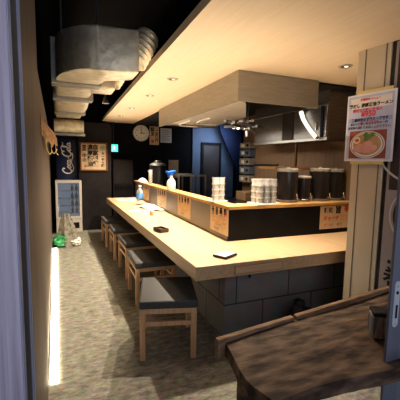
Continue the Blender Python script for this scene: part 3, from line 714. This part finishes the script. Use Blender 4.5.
t = thing('display_fridge', 'white framed glass-front display fridge below the navy cooler panel', 'fridge', (.14, 7.3, 0))
bm = NB(); b2(bm, (-.235, .02, 0), (-.215, .30, 1.085)); b2(bm, (.235, .02, 0), (.255, .30, 1.085)); b2(bm, (-.215, .02, 1.06), (.235, .30, 1.085)); b2(bm, (-.215, .02, 0), (.235, .30, .10)); obj('cabinet', bm, FRIDGE, t)
bm = NB(); b2(bm, (-.214, .28, .10), (.234, .298, 1.06)); obj('back_panel', bm, FRIN, t)
bm = NB()
b2(bm, (-.24, -.012, .30), (-.195, .02, 1.085), .004); b2(bm, (.21, -.012, .30), (.26, .02, 1.085), .004); b2(bm, (-.195, -.012, 1.035), (.21, .02, 1.085), .004); b2(bm, (-.195, -.012, .30), (.21, .02, .345), .004)
dr = obj('door_frame', bm, FRIDGE, t)
bm = NB(); b2(bm, (-.195, .0, .345), (.21, .008, 1.035)); obj('door_glass', bm, GLASS, dr)
bm = NB(); b2(bm, (-.24, -.005, .02), (.26, .02, .295), .004); obj('lower_panel', bm, FRIDGE, t)
bm = NB(); b2(bm, (.06, -.008, .10), (.20, -.004, .22)); obj('grille', bm, CHAR, t)
for z in (.40, .55, .70, .86):
    bm = NB(); b2(bm, (-.21, .05, z), (.23, .27, z + .01)); obj('wire_shelf', bm, STEEL, t)
G = 'bottles inside the display fridge'
fb = None
lv = {.41: 'lowest', .56: 'second', .71: 'third', .87: 'topmost'}
for z in (.41, .56, .71, .87):
    for x, w in ((.22, 'left'), (.30, 'right')):
        if fb is None:
            bm = NB(); lathe(bm, [(.024, 0), (.027, .005), (.027, .075), (.012, .10), (.010, .125), (.012, .128), (.012, .138)], 14); fb = obj('drink_bottle', bm, DOORBR, None, True); o = fb
        else:
            o = fb.copy(); C.objects.link(o)
        o.location = (x, 7.40, z); tag(o, f'small dark bottle at {w} on the {lv[z]} shelf inside the display fridge', 'bottle', G)

# bags on the floor before it
t = thing('plastic_bag', 'heap of clear plastic bag with green base before the display fridge', 'bag', (.065, 6.28, 0)); t.scale = (1.12, 1.1, 1.12)
def blob(bm, c, r, n=3, jit=.15, seed=1):
    rnd = random.Random(seed); q = NB(); bmesh.ops.create_icosphere(q, subdivisions=n, radius=1)
    for v in q.verts:
        k = 1 + jit * (math.sin(5 * v.co.x + seed) * math.cos(6 * v.co.y) + .6 * math.sin(11 * v.co.z + 3 * v.co.x)) + rnd.uniform(-.04, .04)
        v.co = Vector((v.co.x * r[0] * k, v.co.y * r[1] * k, max(v.co.z * r[2] * k, -c[2])))
    merge(bm, q, Matrix.Translation(c))
bm = NB(); blob(bm, (-.07, -.05, .09), (.12, .14, .10), 3, .2, 3); obj('green_bag', bm, PVC, t, True)
bm = NB(); 
q = NB(); bmesh.ops.create_cone(q, cap_ends=True, segments=22, radius1=.18, radius2=.05, depth=.50)
bmesh.ops.subdivide_edges(q, edges=q.edges[:], cuts=3, use_grid_fill=True)
rnd = random.Random(5)
for v in q.verts:
    a = math.atan2(v.co.y, v.co.x); k = 1 + .16 * math.sin(6 * a + 3 * v.co.z) + rnd.uniform(-.06, .06)
    v.co.x = v.co.x * k - .10 * (v.co.z + .25) * .8; v.co.y *= k
merge(bm, q, Matrix.Translation((.04, 0, .252))); obj('clear_film', bm, FILM, t, True)
bm = NB(); blob(bm, (.13, -.04, .06), (.09, .12, .065), 3, .2, 8); obj('crumpled_wrapper', bm, WPAPER, t, True)

# LED strip at the foot of the left wall
t = thing('floor_light_strip', 'long glowing warm light strip along the foot of left wall', 'light strip', (0, 0, 0))
bm = NB(); prism(bm, [(wx(2.31) + .012, 2.31), (wx(6.05) + .012, 6.05), (wx(6.05) + .085, 6.05), (wx(2.31) + .068, 2.31)], 0.0, .016); obj('diffuser', bm, LAMPW, t)
bm = NB(); prism(bm, [(wx(2.31) + .002, 2.31), (wx(6.05) + .002, 6.05), (wx(6.05) + .012, 6.05), (wx(2.31) + .012, 2.31)], 0.0, .022); obj('channel', bm, STEEL, t)

# torn poster on the left wall with hanging strings
t = thing('torn_poster', 'torn brown paper with hanging strings on the left wall', 'poster', (wx(3.05) + .008, 3.05, 1.715), 0, None, (PI / 2, 0, PI / 2))
# local x -> -Y (toward viewer), y up
prof = [(.38, .10), (.20, .075), (-.02, .06), (-.22, .03), (-.36, -.02), (-.38, -.09), (-.24, -.075), (-.17, -.11), (-.04, -.06), (.06, -.085), (.20, -.02), (.30, -.05), (.40, .02)]
prof = [(-a, b) for a, b in prof]
bm = NB(); prism(bm, prof, 0, .004)
for v in bm.verts: v.co.z += .10 * max(0, (.28 + v.co.x) / .66) ** 1.4 * (1 if v.co.x < .2 else 1)
obj('torn_paper', bm, TORN, t)
for pts in ([(-.10, -.08), (-.12, -.14), (-.22, -.16), (-.34, -.12)], [(.12, -.06), (.08, -.13), (-.04, -.17), (-.14, -.14)], [(-.28, -.07), (-.31, -.15), (-.38, -.17)]):
    bm = NB(); tube(bm, [(-p.x, p.y, .006 + .10 * max(0, (.28 - p.x) / .66) ** 1.4) for p in smooth_path([(a, b, 0) for a, b in pts], 5)], .004, 6); obj('string', bm, TAPE, t, True)

# ------------------------------------------------------------------ ceiling ducts
t = thing('exhaust_duct', 'shiny galvanised exhaust duct with two side branches under the black ceiling', 'duct', (0, 0, 0))
def drum(bm, y0, y1, x0, x1, z0, z1, bulge, n=10):
    # box section whose underside bellies out along its length
    rows = []
    for i in range(n + 1):
        f = i / n; y = y0 + (y1 - y0) * f; b = bulge * math.sin(PI * f)
        r = .05; ring_ = []
        for cx, cz, a0 in ((x1 - r, z1 - r, 0), (x0 + r, z1 - r, 1), (x0 + r, z0 + r, 2), (x1 - r, z0 + r, 3)):
            for k in range(4):
                a = (a0 + k / 3) * PI / 2; X = cx + r * math.cos(a); Z = cz + r * math.sin(a)
                if Z < (z0 + z1) / 2: Z -= b
                ring_.append(bm.verts.new((X, y, Z)))
        rows.append(ring_)
    m = len(rows[0])
    for a, b in zip(rows, rows[1:]):
        for k in range(m): bm.faces.new((a[k], a[(k + 1) % m], b[(k + 1) % m], b[k]))
    bm.faces.new(rows[0]); bm.faces.new(rows[-1][::-1])
bm = NB(); drum(bm, 4.45, 5.55, -.05, .37, 2.22, 2.6, .05); obj('duct_section', bm, FOIL, t, True)
bm = NB(); drum(bm, 3.62, 4.28, -.03, .36, 2.23, 2.6, .01); obj('duct_section', bm, FOIL, t, True)
bm = NB()
n = 14
poly = [(.62, 2.80), (.30, 2.85)] + [(.30 - .31 * math.sin(a), 3.34 - .66 * math.cos(a) if False else 2.85 + .50 * (1 - math.cos(a))) for a in [PI / 2 * i / 8 for i in range(1, 9)]] + [(-.01, 3.42), (.36, 3.42), (.34, 3.40), (.38, 3.20), (.62, 3.08)]
prism(bm, poly[::-1], 2.21, 2.55, .02); obj('wide_elbow', bm, FOIL, t, True)
bm = NB(); b2(bm, (.30, 3.64, 2.222), (.56, 3.94, 2.5), .03, 3); obj('branch', bm, FOIL, t, True)
for (y0, y1, ex) in ((3.42, 3.50, .03), (3.53, 3.61, .02), (4.28, 4.36, .03), (4.38, 4.45, .02), (5.55, 5.64, .03), (5.70, 5.78, .02)):
    bm = NB(); b2(bm, (-.055, y0, 2.205 - ex * .3), (.38 + ex * .3, y1, 2.6), .008); obj('flange', bm, FLANGE, t)
# drop box with rounded front above the cooler
bm = NB()
rows = []
for i in range(13):
    a = PI * i / 12; rows.append((6.62 - .14 * math.sin(a), 2.105 + .125 * math.cos(a)))
pr = [(y, z) for y, z in rows] + [(7.0, 1.98), (7.0, 2.23)]
q = NB(); prism(q, pr, -.075, .42)
merge(bm, q, Matrix(((0, 0, 1, 0), (1, 0, 0, 0), (0, 1, 0, 0), (0, 0, 0, 1)))); obj('drop_section', bm, FOIL, t, True)
bm = NB(); b2(bm, (-.10, 6.56, 1.935), (.445, 6.66, 1.98), .008); obj('flange', bm, FLANGE, t)
bm = NB(); b2(bm, (-.04, 5.78, 2.24), (.37, 6.62, 2.5), .02); obj('duct_section', bm, FOIL, t, True)
def ribbed(name, p0, p1, r):
    bm = NB(); p0 = Vector(p0); p1 = Vector(p1); N = 6
    pts = []; rr = []
    for i in range(N * 4 + 1):
        f = i / (N * 4); pts.append(p0.lerp(p1, f)); rr.append(r * (1 + .14 * math.sin(f * N * 2 * PI)))
    tube(bm, pts, rr, 18); obj(name, bm, FOIL, t, True)
ribbed('ribbed_hose', (.60, 2.95, 2.33), (.74, 3.02, 2.58), .10)
ribbed('ribbed_hose', (.54, 3.80, 2.32), (.68, 3.88, 2.54), .085)
for x in (.04, .32):
    for y in (3.05, 5.2):
        bm = NB(); cyl(bm, (x, y, 2.5), (x, y, 2.95), .008, n=8); obj('hanger_rod', bm, DSTEEL, t)
# small spotlight/sprinkler fitting hanging in the black ceiling
t = thing('ceiling_fitting', 'small grey hanging fitting in the black gap beside the wooden ceiling', 'ceiling fitting', (.62, 5.0, 2.34))
bm = NB(); cyl(bm, (0, 0, .61), (0, 0, .06), .012, n=10); obj('stem', bm, DSTEEL, t)
bm = NB(); cyl(bm, (0, 0, .06), (.0, 0, -.04), .02, .05, 14); obj('cone', bm, STEEL, t, True)

# ------------------------------------------------------------------ downlights
G = 'recessed downlights in the wooden ceiling'
dl = thing('downlight', 'recessed black-rimmed downlight, nearest one on the left of the wooden ceiling', 'downlight', (1.09, 3.39, 2.34), 0, G)
bm = NB(); lathe(bm, [(.040, -.001), (.058, -.003), (.058, -.007), (.052, -.009), (.040, -.006)], 24, closed=True); obj('rim', bm, CLOCKR, dl, True)
bm = NB(); disc(bm, 0, 0, .042, .042, -.0035, 24); obj('reflector', bm, BLACKPL, dl)
bm = NB(); disc(bm, .008, 0, .018, .018, -.005, 16); obj('bulb', bm, DLIGHT, dl)
for x, y, l in ((1.09, 4.35, 'recessed downlight, second along the left of the wooden ceiling'), (1.08, 5.49, 'recessed downlight, third along the left of the wooden ceiling'),
                (1.08, 6.50, 'recessed downlight, farthest along the wooden ceiling toward the clock'), (2.29, 2.29, 'recessed downlight above the short arm of counter, near the poster')):
    dup(dl, (x, y, 2.34), 0, l)

# ------------------------------------------------------------------ poster on the jamb
t = thing('ramen_poster', 'white bordered ramen poster priced ¥950 taped on the cream jamb', 'poster', (2.086, 1.825, 1.771), 0, None, (PI / 2, 0, -PI / 2 + JR))
PW, PH = .38, .492
z = .004
bm = NB(); b2(bm, (-PW / 2, -PH / 2, 0), (PW / 2, PH / 2, z)); obj('sheet', bm, POSTERW, t)
e = .001
bm = NB(); quad(bm, -PW * .46, -PH * .47, PW * .46, PH * .47, z + e); obj('lilac_print', bm, POSTERB, t)
bm = NB(); quad(bm, -PW * .42, PH * .285, PW * .42, PH * .44, z + 2 * e); obj('title_band', bm, POSTERC, t)
bm = NB(); quad(bm, -PW * .44, PH * .085, PW * .44, PH * .145, z + 2 * e); obj('blue_band', bm, POSTERBL, t)
for nm_, body, sz, x, yy, bo, mm in (('title_lettering', '鶏だし 濃厚正油ラーメン', .030, 0, .325, .0012, INK), ('band_lettering', '数量限定の特製スープです', .024, 0, .115, .0008, INK),
        ('description_lettering', '厚切り焼豚と味玉をのせた一杯', .021, -.004, .055, .0004, INK), ('description_lettering', '自家製の細麺でお召し上がり下さい', .021, -.004, 0, .0004, INK),
        ('heading_lettering', '期間限定メニュー', .020, 0, .41, .0006, PRED), ('subtitle_lettering', '厚切り焼豚と味玉入', .026, -.02, .255, .0008, PRED),
        ('price_lettering', '¥950', .056, -.01, .195, .002, PRED), ('tagline_lettering', '当店一番人気の味', .018, 0, .078, .0003, PRED)):
    bm = NB(); put(bm, text_bm(body, sz, x, PH * yy, z + 3 * e, bo)); obj(nm_, bm, mm, t)
bm = NB(); quad(bm, -PW * .40, -PH * .455, PW * .37, -PH * .045, z + 2 * e); ph = obj('bowl_photo', bm, TABLEW, t)
cy = -PH * .255; rx = PW * .365; ry = PH * .2
bm = NB(); disc(bm, -.006, cy, rx, ry, z + 3 * e); obj('bowl', bm, BOWLW, ph)
bm = NB(); ring(bm, -.006, cy, rx * .9, rx * .93, z + 4 * e, sy=ry / rx); obj('bowl_pattern', bm, PANELD, ph)
bm = NB(); disc(bm, -.006, cy + .004, rx * .80, ry * .80, z + 4 * e); obj('soup', bm, SOUP, ph)
bm = NB()
for i, (x, y, a) in enumerate(((-.075, -.022, .5), (-.038, -.026, .45), (.0, -.03, .4), (.036, -.03, .35), (.0, .0, .3))):
    pts = [(x + .045 * math.cos(k * PI / 10) * math.cos(a) - .026 * math.sin(k * PI / 10) * math.sin(a), cy + y + .045 * math.cos(k * PI / 10) * math.sin(a) + .026 * math.sin(k * PI / 10) * math.cos(a), z + (5 + i * .6) * e) for k in range(20)]
    bm.faces.new([bm.verts.new(p) for p in pts])
obj('pork_slices', bm, MEATP, ph)
bm = NB()
for i in range(14): 
    rn = random.Random(i); disc(bm, .005 + rn.uniform(-.032, .036), cy + .055 + rn.uniform(-.018, .022), .016, .013, z + (8.5 + i * .05) * e, 8)
obj('spring_onion', bm, SCAL, ph)
bm = NB(); disc(bm, -.085, cy + .035, .030, .026, z + 8 * e); eg = obj('egg', bm, EGGW, ph)
bm = NB(); disc(bm, -.083, cy + .034, .017, .014, z + 9 * e); obj('yolk', bm, EGGY, ph)
bm = NB(); b2(bm, (-PW * .30, PH / 2 - .004, .0), (PW * .42, PH / 2 + .022, .003)); obj('yellow_tape', bm, TAPE, t); bm = NB(); b2(bm, (-PW * .36, -PH / 2 - .02, 0), (PW * .34, -PH / 2 + .004, .003)); obj('yellow_tape', bm, TAPE, t)

# sign panel right of the jamb
t = thing('shop_sign_panel', 'tall grey sign panel with dark bowl rims and brush character right of the jamb', 'sign', (2.125, 1.66, 0), 0, None, (PI / 2, 0, -PI / 2 + JR))
bm = NB(); b2(bm, (-.02, 0, -.03), (.60, 2.33, 0)); obj('panel', bm, PANELG, t)
bm = NB(); quad(bm, -.0, 1.42, .58, 2.32, .001); quad(bm, 0.0, 1.33, .58, 1.42, .0012); obj('dark_print', bm, PANELD, t)
bm = NB(); ring(bm, .20, 1.70, .315, .33, .002, PI * 1.15, PI * 1.95, 40); ring(bm, .23, 1.16, .20, .212, .002, PI * .5, PI * 1.5, 30); obj('pale_rim', bm, LGREY, t)
bm = NB(); ring(bm, .23, 1.16, .150, .185, .002, PI * .5, PI * 1.5, 30)
obj('brush_circle', bm, PANELD, t)
bm = NB(); put(bm, text_bm('巻', .16, .088, .70, .002, .003)); obj('brush_character', bm, INK, t)
for dx, dy in ((.045, .822), (.095, .83)):
    bm = NB(); disc(bm, dx, dy, .013, .014, .002, 12); obj('brush_dot', bm, INK, t)

# ------------------------------------------------------------------ rough board in front of the window and the split block
t = thing('rough_board', 'rough dark weathered plank with a paler raised back edge, at lower right', 'board', (0, 0, 0))
rnd = random.Random(11)
def back(x): return 1.195 + .142 * x + .0
xs = [.66 + i * .06 for i in range(25)]
poly = [(x, back(x) - .035) for x in xs] + [(x, .87 + .02 * math.sin(7 * x)) for x in xs[::-1]]
q = NB()
nx, ny = 60, 22
grid = []
for j in range(ny + 1):
    row = []
    for i in range(nx + 1):
        x = .64 + 1.46 * i / nx; yb = back(x) - .03; yf = .86 + .012 * math.sin(9 * x); y = yf + (yb - yf) * j / ny
        zz_ = .70 + .006 * math.sin(3.1 * x + 14 * y) + .004 * math.sin(23 * y + 2 * x) + rnd.uniform(-.0015, .0015)
        row.append(q.verts.new((x + (.02 * math.sin(11 * y) if i == 0 else 0), y, zz_)))
    grid.append(row)
for j in range(ny):
    for i in range(nx): q.faces.new((grid[j][i], grid[j][i + 1], grid[j + 1][i + 1], grid[j + 1][i]))
ret = bmesh.ops.extrude_face_region(q, geom=q.faces[:])
for v in [g for g in ret['geom'] if isinstance(g, bmesh.types.BMVert)]: v.co.z -= .06
obj('plank', q, BOARD, t, True)
bm = NB()
for x0, x1 in ((.62, 1.083), (1.10, 2.08)):
    q = NB(); prism(q, [(x0, back(x0) - .03), (x1, back(x1) - .03), (x1, back(x1)), (x0, back(x0))], .63, .722, .004); merge(bm, q)
obj('back_rail', bm, BOARDE, t)
for x in (.74, 1.98):
    for y in (.92, back(x) - .08):
        bm = NB(); box(bm, (x, y, .318), (.05, .05, .636), .004); obj('leg', bm, BOARD, t)
# split stump of a post
t = thing('wood_block', 'split weathered wooden block with blackened top standing on the plank', 'wood block', (1.372, 1.045, .708), R(-33))
bm = NB()
q = NB(); box(q, (0, 0, .052), (.095, .085, .104), .006, 2)
bmesh.ops.subdivide_edges(q, edges=q.edges[:], cuts=3, use_grid_fill=True)
for v in q.verts:
    v.co.x += .004 * math.sin(40 * v.co.z + 30 * v.co.y); v.co.y += .004 * math.sin(35 * v.co.z + 50 * v.co.x)
merge(bm, q); obj('split_wood', bm, STUMPW, t, True)
bm = NB(); box(bm, (-.05, .0, .05), (.010, .080, .094), .004); obj('grey_face', bm, STUMPG, t)
bm = NB()
q = NB(); box(q, (0, 0, .112), (.105, .09, .02), .006, 2); bmesh.ops.subdivide_edges(q, edges=q.edges[:], cuts=3, use_grid_fill=True)
for v in q.verts: v.co.z += .004 * math.sin(60 * v.co.x) * math.cos(50 * v.co.y); v.co.x += .003 * math.sin(70 * v.co.y)
merge(bm, q); obj('blackened_top', bm, STUMPT, t, True)
# black bag at the foot of the counter
t = thing('black_bag', 'crumpled black bag on floor against the stone counter base', 'bag', (1.90, 2.25, 0))
bm = NB(); blob(bm, (0, 0, .13), (.13, .10, .15), 3, .12, 4); obj('bag_body', bm, BAGB, t, True)
bm = NB(); blob(bm, (.0, .01, .28), (.05, .05, .055), 2, .12, 9); obj('knotted_top', bm, BAGB, t, True)

# ------------------------------------------------------------------ lights
def light(name, kind, loc, energy, col, rot=(0, 0, 0), **kw):
    l = bpy.data.lights.new(name, kind); l.energy = energy; l.color = col
    for k, v in kw.items(): setattr(l, k, v)
    o = bpy.data.objects.new(name, l); C.objects.link(o); o.location = loc; o.rotation_euler = rot
    return o
WARM = (1, .83, .63)
for y in (2.35, 3.39, 4.35, 5.49, 6.50):
    light('downlight_beam', 'SPOT', (1.09, y, 2.325), 10, WARM, rot=(0, R(-8), 0), spot_size=R(100), spot_blend=.9, shadow_soft_size=.03)
light('downlight_beam', 'SPOT', (2.29, 2.29, 2.325), 22, WARM, rot=(R(6), 0, 0), spot_size=R(95), spot_blend=.9, shadow_soft_size=.03)
for y in (2.72, 3.7, 4.7, 5.7, 6.7):
    light('soffit_spot', 'SPOT', (1.512, y, 2.05), 115, WARM, rot=(0, R(20), 0), spot_size=R(130), spot_blend=.7, shadow_soft_size=.02)
    light('soffit_spot', 'SPOT', (1.512, y + .15, 2.05), 32, WARM, rot=(0, R(5), 0), spot_size=R(62), spot_blend=.9, shadow_soft_size=.02)
for x in (2.0, 2.6):
    light('soffit_spot', 'SPOT', (x, 2.755, 2.05), 36, WARM, rot=(R(-14), 0, 0), spot_size=R(110), spot_blend=.9, shadow_soft_size=.02)
light('kitchen_tube', 'AREA', (2.1, 4.3, 1.95), 14, (1, .92, .8), (0, 0, 0), shape='RECTANGLE', size=.3, size_y=1.2)
light('kitchen_far', 'AREA', (3.5, 6.9, 2.2), 6, (.66, .78, 1), (R(70), 0, 0), shape='RECTANGLE', size=.5, size_y=.3, spread=R(110))
light('ceiling_fill', 'AREA', (.95, 4.3, 1.72), 21, WARM, (PI, 0, 0), shape='RECTANGLE', size=.9, size_y=5.0)  # unseen fill panels added to brighten the ceiling, no real fixture
light('ceiling_fill', 'AREA', (2.0, 2.25, 1.72), 2.5, WARM, (PI, 0, 0), shape='RECTANGLE', size=1.6, size_y=.7)
light('street_daylight', 'AREA', (.6, -1.6, 2.2), 26, (.74, .82, 1), (R(75), 0, R(-12)), shape='RECTANGLE', size=2.4, size_y=1.6)

w = bpy.data.worlds.new('outside'); S.world = w; w.use_nodes = True
bg = w.node_tree.nodes['Background']; bg.inputs['Color'].default_value = (.64, .65, .76, 1); bg.inputs['Strength'].default_value = .25

# ------------------------------------------------------------------ camera
cam = bpy.data.cameras.new('camera'); co = bpy.data.objects.new('camera', cam); C.objects.link(co)
cam.sensor_fit = 'HORIZONTAL'; cam.sensor_width = 36; cam.lens = 36 * 335.5 / 400; cam.clip_start = .02
yaw, pit, rol = R(22.65), R(6.45), R(.93)
F = Vector((math.sin(yaw) * math.cos(pit), math.cos(yaw) * math.cos(pit), -math.sin(pit)))
rt = Vector((math.cos(yaw), -math.sin(yaw), 0)); up = rt.cross(F)
X = math.cos(rol) * rt + math.sin(rol) * up; U = -math.sin(rol) * rt + math.cos(rol) * up
M = Matrix((X, U, -F)).transposed().to_4x4(); M.translation = (0, 0, 1.5)
co.matrix_world = M
S.camera = co
S.view_settings.view_transform = 'Standard'
for lk in ('Medium High Contrast', 'High Contrast', 'None'):
    try:
        S.view_settings.look = lk; break
    except TypeError:
        pass
S.view_settings.exposure = -0.06
